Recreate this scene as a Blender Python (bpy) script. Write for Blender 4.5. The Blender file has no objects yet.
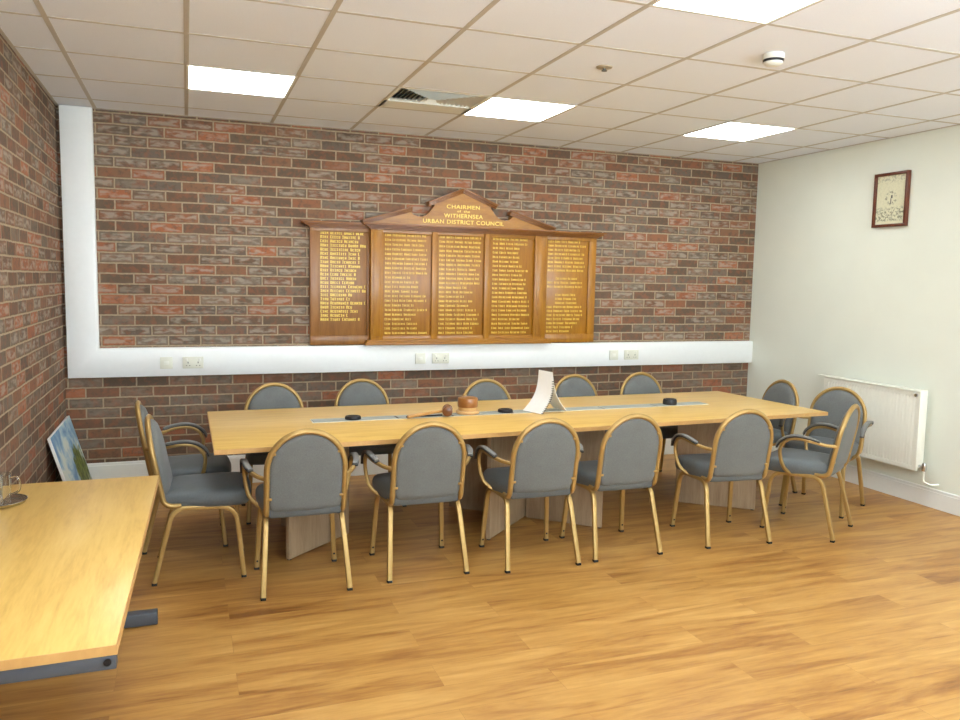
import bpy, bmesh, math, random
from mathutils import Vector, Matrix
random.seed(7)
PI = math.pi
C = bpy.context.scene.collection

# ------------------------------------------------------------------ helpers
def link(name, me, mat=None, parent=None):
    o = bpy.data.objects.new(name, me); C.objects.link(o)
    if mat is not None and me is not None:
        for m in (mat if isinstance(mat, (list, tuple)) else [mat]): me.materials.append(m)
    if parent is not None: o.parent = parent
    return o

def obj(name, bm, mat=None, parent=None, smooth=40):
    bmesh.ops.recalc_face_normals(bm, faces=bm.faces)
    me = bpy.data.meshes.new(name); bm.to_mesh(me); bm.free()
    if smooth:
        for p in me.polygons: p.use_smooth = True
        me.set_sharp_from_angle(angle=math.radians(smooth))
    return link(name, me, mat, parent)

def thing(name, label, cat, loc=(0, 0, 0), rz=0, group=None):
    o = bpy.data.objects.new(name, None); C.objects.link(o)
    o.empty_display_size = .1
    o.location = loc; o.rotation_euler = (0, 0, rz)
    tag(o, label, cat, group); return o

def tag(o, label, cat, group=None):
    o['label'] = label; o['category'] = cat
    if group: o['group'] = group
    return o

def struct(name, bm, mat, parent=None, label=None, smooth=0):
    o = obj(name, bm, mat, parent, smooth)
    if parent is None: o['kind'] = 'structure'
    if label: o['label'] = label
    return o

def box(bm, x0, x1, y0, y1, z0, z1, bev=0, seg=2, mi=0, M=None):
    b = bmesh.new()
    v = [b.verts.new(p) for p in ((x0,y0,z0),(x1,y0,z0),(x1,y1,z0),(x0,y1,z0),(x0,y0,z1),(x1,y0,z1),(x1,y1,z1),(x0,y1,z1))]
    for f in ((0,3,2,1),(4,5,6,7),(0,1,5,4),(1,2,6,5),(2,3,7,6),(3,0,4,7)): b.faces.new([v[i] for i in f])
    if bev: bmesh.ops.bevel(b, geom=b.edges[:], offset=bev, segments=seg, profile=.5, affect='EDGES')
    merge(bm, b, mi, M)

def merge(bm, b, mi=0, M=None):
    mp = {}
    for v in b.verts: mp[v] = bm.verts.new(M @ v.co if M else v.co)
    for f in b.faces:
        try:
            g = bm.faces.new([mp[v] for v in f.verts]); g.material_index = mi
        except ValueError: pass
    b.free()

def prism(bm, pts, y0, y1, mi=0, bev=0):
    """polygon in the XZ plane pushed along Y"""
    b = bmesh.new()
    a = [b.verts.new((p[0], y0, p[1])) for p in pts]; c = [b.verts.new((p[0], y1, p[1])) for p in pts]
    n = len(pts); b.faces.new(a); b.faces.new(c[::-1])
    for i in range(n): b.faces.new([a[(i+1) % n], a[i], c[i], c[(i+1) % n]])
    bmesh.ops.recalc_face_normals(b, faces=b.faces)
    if bev: bmesh.ops.bevel(b, geom=b.edges[:], offset=bev, segments=2, profile=.5, affect='EDGES')
    merge(bm, b, mi)

def slab(bm, pts, z0, z1, mi=0, bev=0):
    """polygon in the XY plane pushed along Z"""
    b = bmesh.new()
    a = [b.verts.new((p[0], p[1], z0)) for p in pts]; c = [b.verts.new((p[0], p[1], z1)) for p in pts]
    n = len(pts); b.faces.new(a[::-1]); b.faces.new(c)
    for i in range(n): b.faces.new([a[i], a[(i+1) % n], c[(i+1) % n], c[i]])
    bmesh.ops.recalc_face_normals(b, faces=b.faces)
    if bev: bmesh.ops.bevel(b, geom=b.edges[:], offset=bev, segments=2, profile=.5, affect='EDGES')
    merge(bm, b, mi)

def catmull(P, n=8):
    P = [Vector(p) for p in P]; Q = [2*P[0]-P[1]] + P + [2*P[-1]-P[-2]]; out = []
    for i in range(1, len(Q)-2):
        for k in range(n):
            t = k/n; a, b, c, d = Q[i-1], Q[i], Q[i+1], Q[i+2]
            out.append(.5*((2*b)+(c-a)*t+(2*a-5*b+4*c-d)*t*t+(3*b-a-3*c+d)*t**3))
    out.append(P[-1]); return out

def rounded(P, r, n=6):
    """polyline with filleted inner corners; r a number or list per inner corner"""
    P = [Vector(p) for p in P]; out = [P[0]]
    for i in range(1, len(P)-1):
        a, b, c = P[i-1], P[i], P[i+1]; rr = r[i-1] if isinstance(r, (list, tuple)) else r
        u = (a-b).normalized(); v = (c-b).normalized()
        d = min(rr, (a-b).length*.49, (c-b).length*.49)
        s, e = b+u*d, b+v*d
        for k in range(n+1):
            t = k/n; out.append((1-t)**2*s + 2*t*(1-t)*b + t*t*e)
    out.append(P[-1]); return out

def sweep(bm, path, w, h=None, square=.0, seg=12, up=(0, 0, 1), cap=True, mi=0, scale=None):
    """tube along path; w, h half sizes; square 0 round .. 1 boxy"""
    h = h or w; path = [Vector(p) for p in path]
    prof = []
    for k in range(seg):
        a = 2*PI*(k+.5)/seg; c, s = math.cos(a), math.sin(a); e = 1-square*.75
        prof.append((w*math.copysign(abs(c)**e, c), h*math.copysign(abs(s)**e, s)))
    T = []
    for i in range(len(path)):
        a = path[max(i-1, 0)]; b = path[min(i+1, len(path)-1)]; T.append((b-a).normalized())
    u = Vector(up); n = u - T[0]*u.dot(T[0])
    if n.length < 1e-3: n = Vector((1, 0, 0)) - T[0]*T[0].x
    n.normalize(); rings = []
    for i, p in enumerate(path):
        n = (n - T[i]*n.dot(T[i])).normalized(); m = T[i].cross(n)
        k = scale(i/(len(path)-1)) if scale else 1
        rings.append([bm.verts.new(p + m*x*k + n*y*k) for x, y in prof])
    for a, b in zip(rings, rings[1:]):
        for k in range(seg):
            f = bm.faces.new([a[k], a[(k+1) % seg], b[(k+1) % seg], b[k]]); f.material_index = mi
    if cap:
        for r in (rings[0][::-1], rings[-1]):
            f = bm.faces.new(r); f.material_index = mi

def lathe(bm, prof, seg=32, c=(0, 0, 0), mi=0, closed=False):
    rings = []
    for r, z in prof:
        if r < 1e-6: rings.append([bm.verts.new((c[0], c[1], c[2]+z))])
        else: rings.append([bm.verts.new((c[0]+r*math.cos(2*PI*k/seg), c[1]+r*math.sin(2*PI*k/seg), c[2]+z)) for k in range(seg)])
    prs = list(zip(rings, rings[1:])) + ([(rings[-1], rings[0])] if closed else [])
    for a, b in prs:
        for k in range(seg):
            k2 = (k+1) % seg
            if len(a) == 1 and len(b) == 1: break
            if len(a) == 1: f = bm.faces.new([a[0], b[k2], b[k]])
            elif len(b) == 1: f = bm.faces.new([a[k], a[k2], b[0]])
            else: f = bm.faces.new([a[k], a[k2], b[k2], b[k]])
            f.material_index = mi

def pillow(bm, outline, levels, mp):
    """outline: 2D points about (0,0); levels: list of (inset, height); mp maps (x,y,h) to 3D"""
    n = len(outline); P = [Vector(p) for p in outline]
    N = []
    for i in range(n):
        t = (P[(i+1) % n]-P[i-1]).normalized(); N.append(Vector((t.y, -t.x)))
    rings = []
    for ins, h in levels:
        if ins is None: rings.append([bm.verts.new(mp(0, 0, h))]); continue
        if ins < 1:   # distance inset
            rings.append([bm.verts.new(mp(*(P[i]-N[i]*ins), h)) for i in range(n)])
        else:         # scale inset: 1.x where x is the scale
            s = ins-1; rings.append([bm.verts.new(mp(P[i].x*s, P[i].y*s, h)) for i in range(n)])
    for a, b in zip(rings, rings[1:]):
        for k in range(n):
            k2 = (k+1) % n
            if len(a) == 1: bm.faces.new([a[0], b[k2], b[k]])
            elif len(b) == 1: bm.faces.new([a[k], a[k2], b[0]])
            else: bm.faces.new([a[k], a[k2], b[k2], b[k]])

def copy_tree(o, parent=None):
    c = o.copy(); C.objects.link(c)
    if parent is not None: c.parent = parent
    for ch in list(o.children): copy_tree(ch, c)
    return c

# ---------------------------------------------------------------- materials
def s2l(c): return tuple((x/12.92 if x <= .04045 else ((x+.055)/1.055)**2.4) for x in [v/255 for v in c]) + (1,)
class NT:
    def __init__(s, name):
        s.m = bpy.data.materials.new(name); s.m.use_nodes = True; s.t = s.m.node_tree; s.n = s.t.nodes
        s.b = s.n['Principled BSDF']
    def add(s, typ, **kw):
        n = s.n.new(typ)
        for k, v in kw.items():
            if k.startswith('i_'): n.inputs[k[2:].replace('_', ' ')].default_value = v
            else: setattr(n, k, v)
        return n
    def lk(s, a, b): s.t.links.new(a, b)
    def coord(s, scale=(1, 1, 1), rot=(0, 0, 0)):
        tc = s.add('ShaderNodeTexCoord'); mp = s.add('ShaderNodeMapping'); mp.inputs['Scale'].default_value = scale
        mp.inputs['Rotation'].default_value = rot
        s.lk(tc.outputs['Object'], mp.inputs['Vector']); return mp.outputs['Vector']
    def noise(s, vec, scale, detail=3, rough=.5, dist=0):
        n = s.add('ShaderNodeTexNoise'); n.inputs['Scale'].default_value = scale; n.inputs['Detail'].default_value = detail
        n.inputs['Roughness'].default_value = rough; n.inputs['Distortion'].default_value = dist
        s.lk(vec, n.inputs['Vector']); return n.outputs['Fac']
    def ramp(s, fac, stops, interp='LINEAR'):
        r = s.add('ShaderNodeValToRGB'); cr = r.color_ramp; cr.interpolation = interp
        while len(cr.elements) < len(stops): cr.elements.new(.5)
        for e, (p, c) in zip(cr.elements, stops): e.position = p; e.color = c if len(c) == 4 else s2l(c)
        s.lk(fac, r.inputs['Fac']); return r.outputs['Color']
    def mix(s, fac, a, b, mode='MIX'):
        n = s.add('ShaderNodeMix', data_type='RGBA', blend_type=mode)
        for i, v in ((0, fac), (6, a), (7, b)):
            if hasattr(v, 'is_linked') or hasattr(v, 'links'): s.lk(v, n.inputs[i])
            else: n.inputs[i].default_value = v
        return n.outputs[2]
    def math(s, op, a, b=None):
        n = s.add('ShaderNodeMath', operation=op)
        for i, v in ((0, a), (1, b)):
            if v is None: continue
            if hasattr(v, 'links'): s.lk(v, n.inputs[i])
            else: n.inputs[i].default_value = v
        return n.outputs[0]
    def bump(s, h, strength=.3, dist=.01):
        n = s.add('ShaderNodeBump'); n.inputs['Strength'].default_value = strength; n.inputs['Distance'].default_value = dist
        s.lk(h, n.inputs['Height']); s.lk(n.outputs[0], s.b.inputs['Normal'])

def plain(name, rgb, rough=.5, metal=0, var=.04, vs=30, bump=0, spec=.5, **kw):
    t = NT(name); c = s2l(rgb)
    v = t.coord(); f = t.noise(v, vs, 3)
    lo = tuple(x*(1-var) for x in c[:3])+(1,); hi = tuple(min(1, x*(1+var)) for x in c[:3])+(1,)
    t.lk(t.ramp(f, [(.3, lo), (.7, hi)]), t.b.inputs['Base Color'])
    t.b.inputs['Roughness'].default_value = rough; t.b.inputs['Metallic'].default_value = metal
    t.b.inputs['Specular IOR Level'].default_value = spec
    for k, x in kw.items(): t.b.inputs[k.replace('_', ' ')].default_value = x
    if bump: t.bump(f, bump, .004)
    return t.m

def wood(name, cols, scale=(1, 1, 1), rough=.4, ns=6, fine=40, coat=0):
    t = NT(name); v = t.coord(scale)
    a = t.noise(v, ns, 5, .6, .6); b = t.noise(v, fine, 3, .6)
    f = t.math('ADD', t.math('MULTIPLY', a, .7), t.math('MULTIPLY', b, .3))
    n = len(cols); c = t.ramp(f, [(.3+.4*i/(n-1), cols[i]) for i in range(n)])
    t.lk(c, t.b.inputs['Base Color']); t.b.inputs['Roughness'].default_value = rough
    if coat: t.b.inputs['Coat Weight'].default_value = coat; t.b.inputs['Coat Roughness'].default_value = .2
    t.bump(b, .05, .002); return t.m

def brick(name, axis):
    t = NT(name); tc = t.add('ShaderNodeTexCoord'); sp = t.add('ShaderNodeSeparateXYZ'); cb = t.add('ShaderNodeCombineXYZ')
    t.lk(tc.outputs['Object'], sp.inputs[0])
    u = t.math('ADD', sp.outputs[axis], 22.5-.1105); w = t.math('ADD', sp.outputs[2], 7.5-.028)
    # slightly uneven hand-laid courses
    wob = t.noise(tc.outputs['Object'], 5, 3); wb = t.math('MULTIPLY', t.math('SUBTRACT', wob, .5), .008)
    wob2 = t.noise(tc.outputs['Object'], 25, 3); wb2 = t.math('MULTIPLY', t.math('SUBTRACT', wob2, .5), .006)
    t.lk(t.math('ADD', u, wb2), cb.inputs[0]); t.lk(t.math('ADD', w, t.math('ADD', wb, wb2)), cb.inputs[1])
    def bt(mort, smooth):
        n = t.add('ShaderNodeTexBrick'); n.offset = .5; n.offset_frequency = 2; n.squash = 1
        for k, x in (('Scale', 1), ('Mortar Size', mort), ('Mortar Smooth', smooth), ('Bias', 0), ('Brick Width', .225), ('Row Height', .075)):
            n.inputs[k].default_value = x
        n.inputs['Color1'].default_value = (0, 0, 0, 1); n.inputs['Color2'].default_value = (1, 1, 1, 1); n.inputs['Mortar'].default_value = (.4, .4, .4, 1)
        t.lk(cb.outputs[0], n.inputs['Vector']); return n
    b1 = bt(.0068, .45); b2 = bt(.024, .7)
    tint = b1.outputs['Color']
    cols = [(92,78,66),(114,94,78),(100,80,66),(108,98,86),(128,94,72),(98,86,76),(116,84,66),(136,92,68),(102,88,74),(114,102,90),(150,90,62),(98,82,68),(126,108,92),(106,84,70),(162,98,66),(104,94,84)]
    n = len(cols)
    base = t.ramp(tint, [(i/n, c) for i, c in enumerate(cols)], 'CONSTANT')
    # blotches inside each brick
    bl = t.noise(cb.outputs[0], 16, 4, .6)
    base = t.mix(t.math('MULTIPLY', t.ramp(bl, [(.48, (0, 0, 0, 1)), (.62, (1, 1, 1, 1))]), .5), base, s2l((148, 90, 64)))
    bl2 = t.noise(cb.outputs[0], 23, 4, .65)
    base = t.mix(t.math('MULTIPLY', t.ramp(bl2, [(.5, (0, 0, 0, 1)), (.62, (1, 1, 1, 1))]), .55), base, s2l((86, 76, 66)))
    # pale lime smears towards the middle of many bricks
    inner = t.math('SUBTRACT', 1, b2.outputs['Fac'])
    smp = t.add('ShaderNodeMapping'); smp.inputs['Scale'].default_value = (12, 30, 1); t.lk(cb.outputs[0], smp.inputs['Vector'])
    sm = t.ramp(t.noise(smp.outputs[0], 1, 3, .5), [(.42, (0, 0, 0, 1)), (.58, (1, 1, 1, 1))])
    per = t.ramp(t.math('FRACT', t.math('MULTIPLY', tint, 7.31)), [(.38, (0, 0, 0, 1)), (.45, (1, 1, 1, 1))])
    hi = t.ramp(sp.outputs[2], [(.80, (.25, .25, .25, 1)), (1.0, (1, 1, 1, 1))])
    wf = t.math('MULTIPLY', t.math('MULTIPLY', inner, sm), t.math('MULTIPLY', per, hi))
    base = t.mix(t.math('MULTIPLY', wf, .6), base, s2l((172, 162, 148)))
    mort = t.ramp(t.noise(cb.outputs[0], 40, 3), [(.3, (152, 134, 108)), (.7, (172, 154, 128))])
    base = t.mix(.12, base, s2l((138, 112, 82)))
    col = t.mix(b1.outputs['Fac'], base, mort)
    t.lk(col, t.b.inputs['Base Color']); t.b.inputs['Roughness'].default_value = .85; t.b.inputs['Specular IOR Level'].default_value = .25
    hgt = t.math('ADD', t.math('SUBTRACT', 1, b1.outputs['Fac']), t.math('MULTIPLY', bl2, .5))
    t.bump(hgt, .55, .006); return t.m

def floor_mat():
    t = NT('oak laminate'); tc = t.add('ShaderNodeTexCoord'); v0 = tc.outputs['Object']
    n = t.add('ShaderNodeTexBrick'); n.offset = .37; n.offset_frequency = 2
    for k, x in (('Scale', 1), ('Mortar Size', .0008), ('Mortar Smooth', .1), ('Bias', 0), ('Brick Width', 1.22), ('Row Height', .18)):
        n.inputs[k].default_value = x
    n.inputs['Color1'].default_value = (0, 0, 0, 1); n.inputs['Color2'].default_value = (1, 1, 1, 1); n.inputs['Mortar'].default_value = (.5, .5, .5, 1)
    add = t.add('ShaderNodeVectorMath', operation='ADD'); add.inputs[1].default_value = (20, 20, 0)
    t.lk(v0, add.inputs[0]); t.lk(add.outputs[0], n.inputs['Vector'])
    tint = n.outputs['Color']
    # shift the grain per plank
    off = t.add('ShaderNodeVectorMath', operation='MULTIPLY'); t.lk(tint, off.inputs[0]); off.inputs[1].default_value = (9, 5, 3)
    sh = t.add('ShaderNodeVectorMath', operation='ADD'); t.lk(v0, sh.inputs[0]); t.lk(off.outputs[0], sh.inputs[1])
    mp = t.add('ShaderNodeMapping'); mp.inputs['Scale'].default_value = (.55, 4.2, 1); t.lk(sh.outputs[0], mp.inputs['Vector'])
    a = t.noise(mp.outputs[0], 2.2, 5, .55, 1.0); b = t.noise(mp.outputs[0], 14, 4, .6, .3); lg = t.noise(v0, .8, 2)
    f = t.math('ADD', t.math('MULTIPLY', a, .62), t.math('ADD', t.math('MULTIPLY', b, .23), t.math('MULTIPLY', lg, .15)))
    f = t.math('ADD', f, t.math('MULTIPLY', t.math('SUBTRACT', tint, .5), .07))
    c = t.ramp(f, [(.33, (130, 82, 36)), (.42, (160, 110, 52)), (.52, (182, 134, 68)), (.66, (200, 154, 86))])
    c = t.mix(t.math('MULTIPLY', n.outputs['Fac'], .4), c, s2l((120, 76, 38)))
    t.lk(c, t.b.inputs['Base Color'])
    t.lk(t.math('ADD', .3, t.math('MULTIPLY', b, .12)), t.b.inputs['Roughness'])
    t.b.inputs['Specular IOR Level'].default_value = .45
    t.bump(b, .06, .002); return t.m

def fabric(name, rgb):
    t = NT(name); v = t.coord(); a = t.noise(v, 260, 2, .6); b = t.noise(v, 7, 3); c = s2l(rgb)
    col = t.ramp(t.math('ADD', t.math('MULTIPLY', a, .7), t.math('MULTIPLY', b, .3)), [(.3, tuple(x*.72 for x in c[:3])+(1,)), (.7, tuple(x*1.3 for x in c[:3])+(1,))])
    t.lk(col, t.b.inputs['Base Color']); t.b.inputs['Roughness'].default_value = .75
    t.b.inputs['Sheen Weight'].default_value = .1; t.b.inputs['Sheen Roughness'].default_value = .5
    t.bump(a, .2, .001); return t.m

def emis(name, rgb, st):
    t = NT(name); t.b.inputs['Base Color'].default_value = (.9, .9, .9, 1)
    t.b.inputs['Emission Color'].default_value = rgb + (1,); t.b.inputs['Emission Strength'].default_value = st; return t.m

M = {}
M['brick_back'] = brick('brick back', 0); M['brick_left'] = brick('brick left', 1)
M['floor'] = floor_mat()
M['paint'] = plain('white wall paint', (234, 238, 224), .6, var=.015, vs=3, bump=.03)
M['tile'] = plain('ceiling tile', (236, 240, 246), .9, var=.03, vs=180, bump=.15)
M['grid'] = plain('ceiling grid', (190, 182, 168), .5, var=.02)
M['upvc'] = plain('white trunking plastic', (238, 240, 238), .4, var=.01)
M['skirt'] = plain('white gloss skirting', (236, 238, 232), .3, var=.01)
M['beech'] = wood('beech top', [(202, 158, 80), (222, 182, 100), (230, 194, 114)], (.5, 5, 1), .32, 4, 22)
M['beech_y'] = wood('beech top long', [(202, 158, 80), (222, 182, 100), (230, 194, 114)], (5, .5, 1), .32, 4, 22)
M['edge'] = wood('beech edging', [(190, 144, 84), (206, 162, 100)], (2, 2, 1), .4, 6, 30)
M['ped'] = wood('pedestal oak', [(150, 126, 98), (172, 148, 118), (184, 162, 132)], (6, 6, .6), .5, 5, 30)
M['oak'] = wood('honours oak', [(134, 82, 14), (160, 106, 22), (178, 122, 30)], (7, 7, .8), .3, 4, 28, .08)
M['oak_h'] = wood('honours oak horizontal', [(130, 80, 14), (158, 104, 22), (176, 120, 30)], (.8, 7, 7), .3, 4, 28, .08)
M['oak_trim'] = wood('honours oak moulding', [(104, 58, 12), (130, 78, 18), (148, 94, 24)], (.8, 7, 7), .3, 4, 28, .08)
M['oak_dark'] = wood('honours oak panel', [(128, 78, 8), (152, 98, 14), (168, 112, 20)], (8, 8, .7), .35, 4, 30, .08)
M['oak_brown'] = wood('side panel oak', [(116, 72, 28), (140, 92, 38), (154, 106, 48)], (8, 8, .7), .35, 4, 30, .08)
M['gilt'] = plain('gilt lettering', (248, 214, 96), .4, metal=.2, var=.05)
M['gold'] = plain('champagne gold frame', (174, 142, 84), .36, metal=.45, var=.03, vs=60)
M['fabric'] = fabric('grey blue upholstery', (100, 102, 99))
M['seat'] = fabric('blue grey seat upholstery', (90, 96, 97)); M['seat'].node_tree.nodes['Principled BSDF'].inputs['Roughness'].default_value = .55
M['pad'] = plain('grey arm pad', (112, 112, 108), .5, var=.05)
M['pad_dark'] = plain('dark arm pad rim', (36, 36, 38), .5)
M['rubber'] = plain('black rubber', (26, 24, 24), .7)
M['clip'] = plain('cushion clip', (176, 140, 78), .45, metal=.4)
M['white'] = plain('white plastic', (232, 232, 220), .4, var=.01)
M['ivory'] = plain('socket plastic', (222, 222, 206), .35, var=.01)
M['sensor'] = plain('tarnished brass', (168, 154, 128), .4, metal=.2)
M['slot'] = plain('socket slot', (90, 90, 84), .5)
M['rad'] = plain('radiator enamel', (240, 240, 226), .35, var=.01)
M['chrome'] = plain('chrome', (200, 200, 200), .2, metal=1, var=.02)
M['steel'] = plain('steel tray', (190, 190, 186), .22, metal=1, var=.03)
M['darkmetal'] = plain('slate grey steel', (74, 79, 86), .45, metal=.1, var=.04)
M['black'] = plain('black plastic', (22, 22, 24), .45)
M['strip'] = plain('grey flap', (158, 166, 160), .45, metal=.1, var=.04, vs=8)
M['strip_edge'] = plain('pale strip trim', (214, 214, 200), .4)
M['frame'] = wood('mahogany frame', [(84, 40, 22), (112, 58, 34)], (3, 3, 1), .35, 8, 40)
M['gavel'] = wood('walnut gavel', [(96, 54, 24), (130, 78, 38)], (4, 4, 4), .3, 8, 30, .08)
M['block'] = wood('turned block', [(136, 84, 36), (160, 104, 50)], (3, 3, 8), .3, 8, 30, .08)
M['block_l'] = wood('pale block base', [(196, 150, 92), (216, 174, 114)], (3, 3, 8), .3, 8, 30, .08)
M['handle'] = wood('gavel handle', [(170, 122, 60), (196, 148, 80)], (3, 3, 3), .3, 8, 30, .08)
M['paper'] = plain('paper', (240, 238, 232), .8, var=.02)
M['lamp'] = emis('ceiling lamp', (.91, .965, 1.0), 7.0)
g = NT('clear glass'); g.b.inputs['Transmission Weight'].default_value = 1; g.b.inputs['Roughness'].default_value = .02
g.b.inputs['IOR'].default_value = 1.45; g.b.inputs['Base Color'].default_value = (.96, .98, .97, 1); M['glass'] = g.m

# ------------------------------------------------------------------ camera
f_px = 791.844
yaw, pit, rol = .35524727, -.09996027, .01817412
cam = bpy.data.cameras.new('camera'); cam.sensor_width = 36; cam.lens = f_px/960*36; cam.clip_start = .05
co = bpy.data.objects.new('camera', cam); C.objects.link(co)
cy, sy, cp, sp_, cr, sr = math.cos(yaw), math.sin(yaw), math.cos(pit), math.sin(pit), math.cos(rol), math.sin(rol)
F = Vector((sy*cp, cy*cp, sp_)); Rt = Vector((cy, -sy, 0)); Up = Rt.cross(F)
Rr = cr*Rt + sr*Up; Uu = -sr*Rt + cr*Up
mt = Matrix((Rr, Uu, -F)).transposed().to_4x4(); mt.translation = Vector((.5788, -6.2835, 1.5985))
co.matrix_world = mt
bpy.context.scene.camera = co

FILL_E = 82  # power of the added fill lights
# -------------------------------------------------------------- room shell
XL, XR, YF, CH = -.245, 5.695, -7.6, 2.75
def pane(bm, pts, mi=0):
    f = bm.faces.new([bm.verts.new(p) for p in pts]); f.material_index = mi
b = bmesh.new(); box(b, XL-.1, XR+.1, YF-.1, .1, -.1, 0); struct('floor', b, M['floor'])
b = bmesh.new(); box(b, XL-.1, XR+.1, 0, .1, 0, CH+.1); struct('wall_back', b, M['brick_back'])
b = bmesh.new(); box(b, XL-.1, XL, YF-.1, 0, 0, CH+.1); struct('wall_left', b, M['brick_left'])
b = bmesh.new(); box(b, XR, XR+.1, YF-.1, 0, 0, CH+.1); struct('wall_right', b, M['paint'])
# wall behind the photographer, with three unseen windows added to carry fill lights
ADDED_WINS = [(.25, 1.75), (2.05, 3.55), (3.85, 5.35)]
b = bmesh.new()
box(b, XL, XR, YF-.1, YF, 0, .9); box(b, XL, XR, YF-.1, YF, 2.3, CH+.1)
xs = [XL] + [v for w_ in ADDED_WINS for v in w_] + [XR]
for k in range(0, len(xs), 2): box(b, xs[k], xs[k+1], YF-.1, YF, .9, 2.3)
struct('wall_front', b, M['paint'])
for k, (xa, xb) in enumerate(ADDED_WINS):
    b = bmesh.new()
    for q in ((xa, xb, .9, .95), (xa, xb, 2.25, 2.3), (xa, xa+.05, .95, 2.25), (xb-.05, xb, .95, 2.25), ((xa+xb)/2-.025, (xa+xb)/2+.025, .95, 2.25)):
        box(b, q[0], q[1], YF-.08, YF-.02, q[2], q[3], .004)
    wn = struct('window_%d' % (k+1), b, M['upvc'])  # unseen frame, added to house a fill light
    b = bmesh.new(); box(b, xa+.04, xb-.04, YF-.06, YF-.055, .94, 2.26); obj('window_pane', b, M['glass'], wn, 0)
    ld = bpy.data.lights.new('added_fill', 'AREA'); ld.shape = 'RECTANGLE'; ld.size = xb-xa-.1; ld.size_y = 1.3; ld.energy = FILL_E*(1.3 if k == 0 else 1.0); ld.color = (.78, .89, 1)  # added soft fill, tilted up to brighten the ceiling
    lo = bpy.data.objects.new('added_fill', ld); C.objects.link(lo); lo.location = ((xa+xb)/2, YF+.01, 1.6); lo.rotation_euler = (PI/2+math.radians(66), 0, 0)

# suspended ceiling: tiles, T-bar grid; openings where lamps and the air vent sit
gx = [XL] + [.6*i for i in range(10)] + [XR]
gy = [0, -.31] + [-.31-.6*i for i in range(1, 12)] + [YF]
lamps = [(1, 2), (4, 2), (7, 2), (1, 6), (4, 6), (7, 6), (1, 10), (4, 10), (7, 10)]    # column, row
vent = (3, 2)
b = bmesh.new()
for i in range(len(gx)-1):
    for j in range(len(gy)-1):
        c = (i-1, j)
        if c in lamps or c == vent: continue
        x0, x1, y0, y1 = gx[i], gx[i+1], gy[j+1], gy[j]
        pane(b, [(x0, y0, CH), (x0, y1, CH), (x1, y1, CH), (x1, y0, CH)])
box(b, XL-.1, XR+.1, YF-.1, .1, CH+.08, CH+.1)
cl = struct('ceiling', b, M['tile'])
b = bmesh.new()
for x in gx[1:-1]: box(b, x-.012, x+.012, YF, 0, CH-.0022, CH+.02)
for y in gy[1:-1]: box(b, XL, XR, y-.010, y+.010, CH-.0016, CH+.02)
box(b, XL, XL+.018, YF, 0, CH-.003, CH+.01); box(b, XR-.018, XR, YF, 0, CH-.003, CH+.01)
box(b, XL, XR, -.018, 0, CH-.003, CH+.01)
gr = obj('ceiling_grid', b, M['grid'], cl, 0)

# skirting boards
b = bmesh.new()
box(b, XL, XR, -.02, 0, 0, .205, .0015); box(b, XL, XR, -.014, 0, .2, .225, .006)
struct('baseboard_back', b, M['skirt'])
b = bmesh.new()
box(b, XR-.018, XR, YF, -.02, 0, .12, .0015); box(b, XR-.013, XR, YF, -.02, .115, .142, .006)
struct('baseboard_right', b, M['skirt'])
b = bmesh.new(); box(b, XL, XR-.02, YF, YF+.018, 0, .14, .004); struct('baseboard_front', b, M['skirt'])

# dado trunking: upright in the corner and run across the back wall
tr = thing('cable_trunking', 'white plastic L-shaped cable trunking across the brick wall and up its corner', 'cable trunking', (0, -.001, 0))
b = bmesh.new()
prism(b, [(XL+.025, .857), (XR-.002, .857), (XR-.002, 1.066), (-.015, 1.066), (-.015, CH-.005), (XL+.025, CH-.005)], -.055, 0, bev=.003)
obj('base', b, M['upvc'], tr, 30)
b = bmesh.new()
prism(b, [(XL+.045, .875), (XR-.004, .875), (XR-.004, 1.048), (-.03, 1.048), (-.03, CH-.007), (XL+.045, CH-.007)], -.058, -.05, bev=.002)
obj('cover', b, M['upvc'], tr, 30)

# sockets on the trunking
def socket(x0, x1, z0, z1, label, kind):
    t = thing('power_socket' if kind else 'data_socket', label, 'socket', ((x0+x1)/2, -.0595, (z0+z1)/2), 0,)
    w, h = (x1-x0)/2, (z1-z0)/2
    b = bmesh.new(); box(b, -w, w, -.012, 0, -h, h, .003); obj('face_plate', b, M['ivory'], t)
    if kind:
        for s in (-1, 1):
            b = bmesh.new(); box(b, s*.045-.008, s*.045+.008, -.016, -.011, .012, .032, .002); obj('switch', b, M['white'], t)
            b = bmesh.new()
            box(b, s*.035-.003, s*.035+.003, -.0125, -.0115, -.006, .006)
            for q in (-1, 1): box(b, s*.035+q*.011-.004, s*.035+q*.011+.004, -.0125, -.0115, -.024, -.019)
            obj('pin_slot', b, M['slot'], t)
    else:
        b = bmesh.new(); box(b, -.018, .018, -.0135, -.011, -.012, .014, .002); obj('port', b, M['white'], t)
    return t
for k, (a, c_, d, e, w1, w2) in enumerate((
    (.388, .475, .542, .687, 'above the left end chairs', 'above the left end chairs'),
    (2.322, .0, 2.465, .0, 'under the middle of the wooden name board', 'under the middle of the wooden name board'),
    (4.122, .0, 4.272, .0, 'to the right of the wooden name board', 'to the right of the wooden name board'))):
    socket(a, a+.086, .912, .998, 'small square white outlet plate on the trunking ' + w1, 0)
    socket(d, d+.146, .912, .998, 'double white power socket on the trunking ' + w2, 1)

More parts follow.
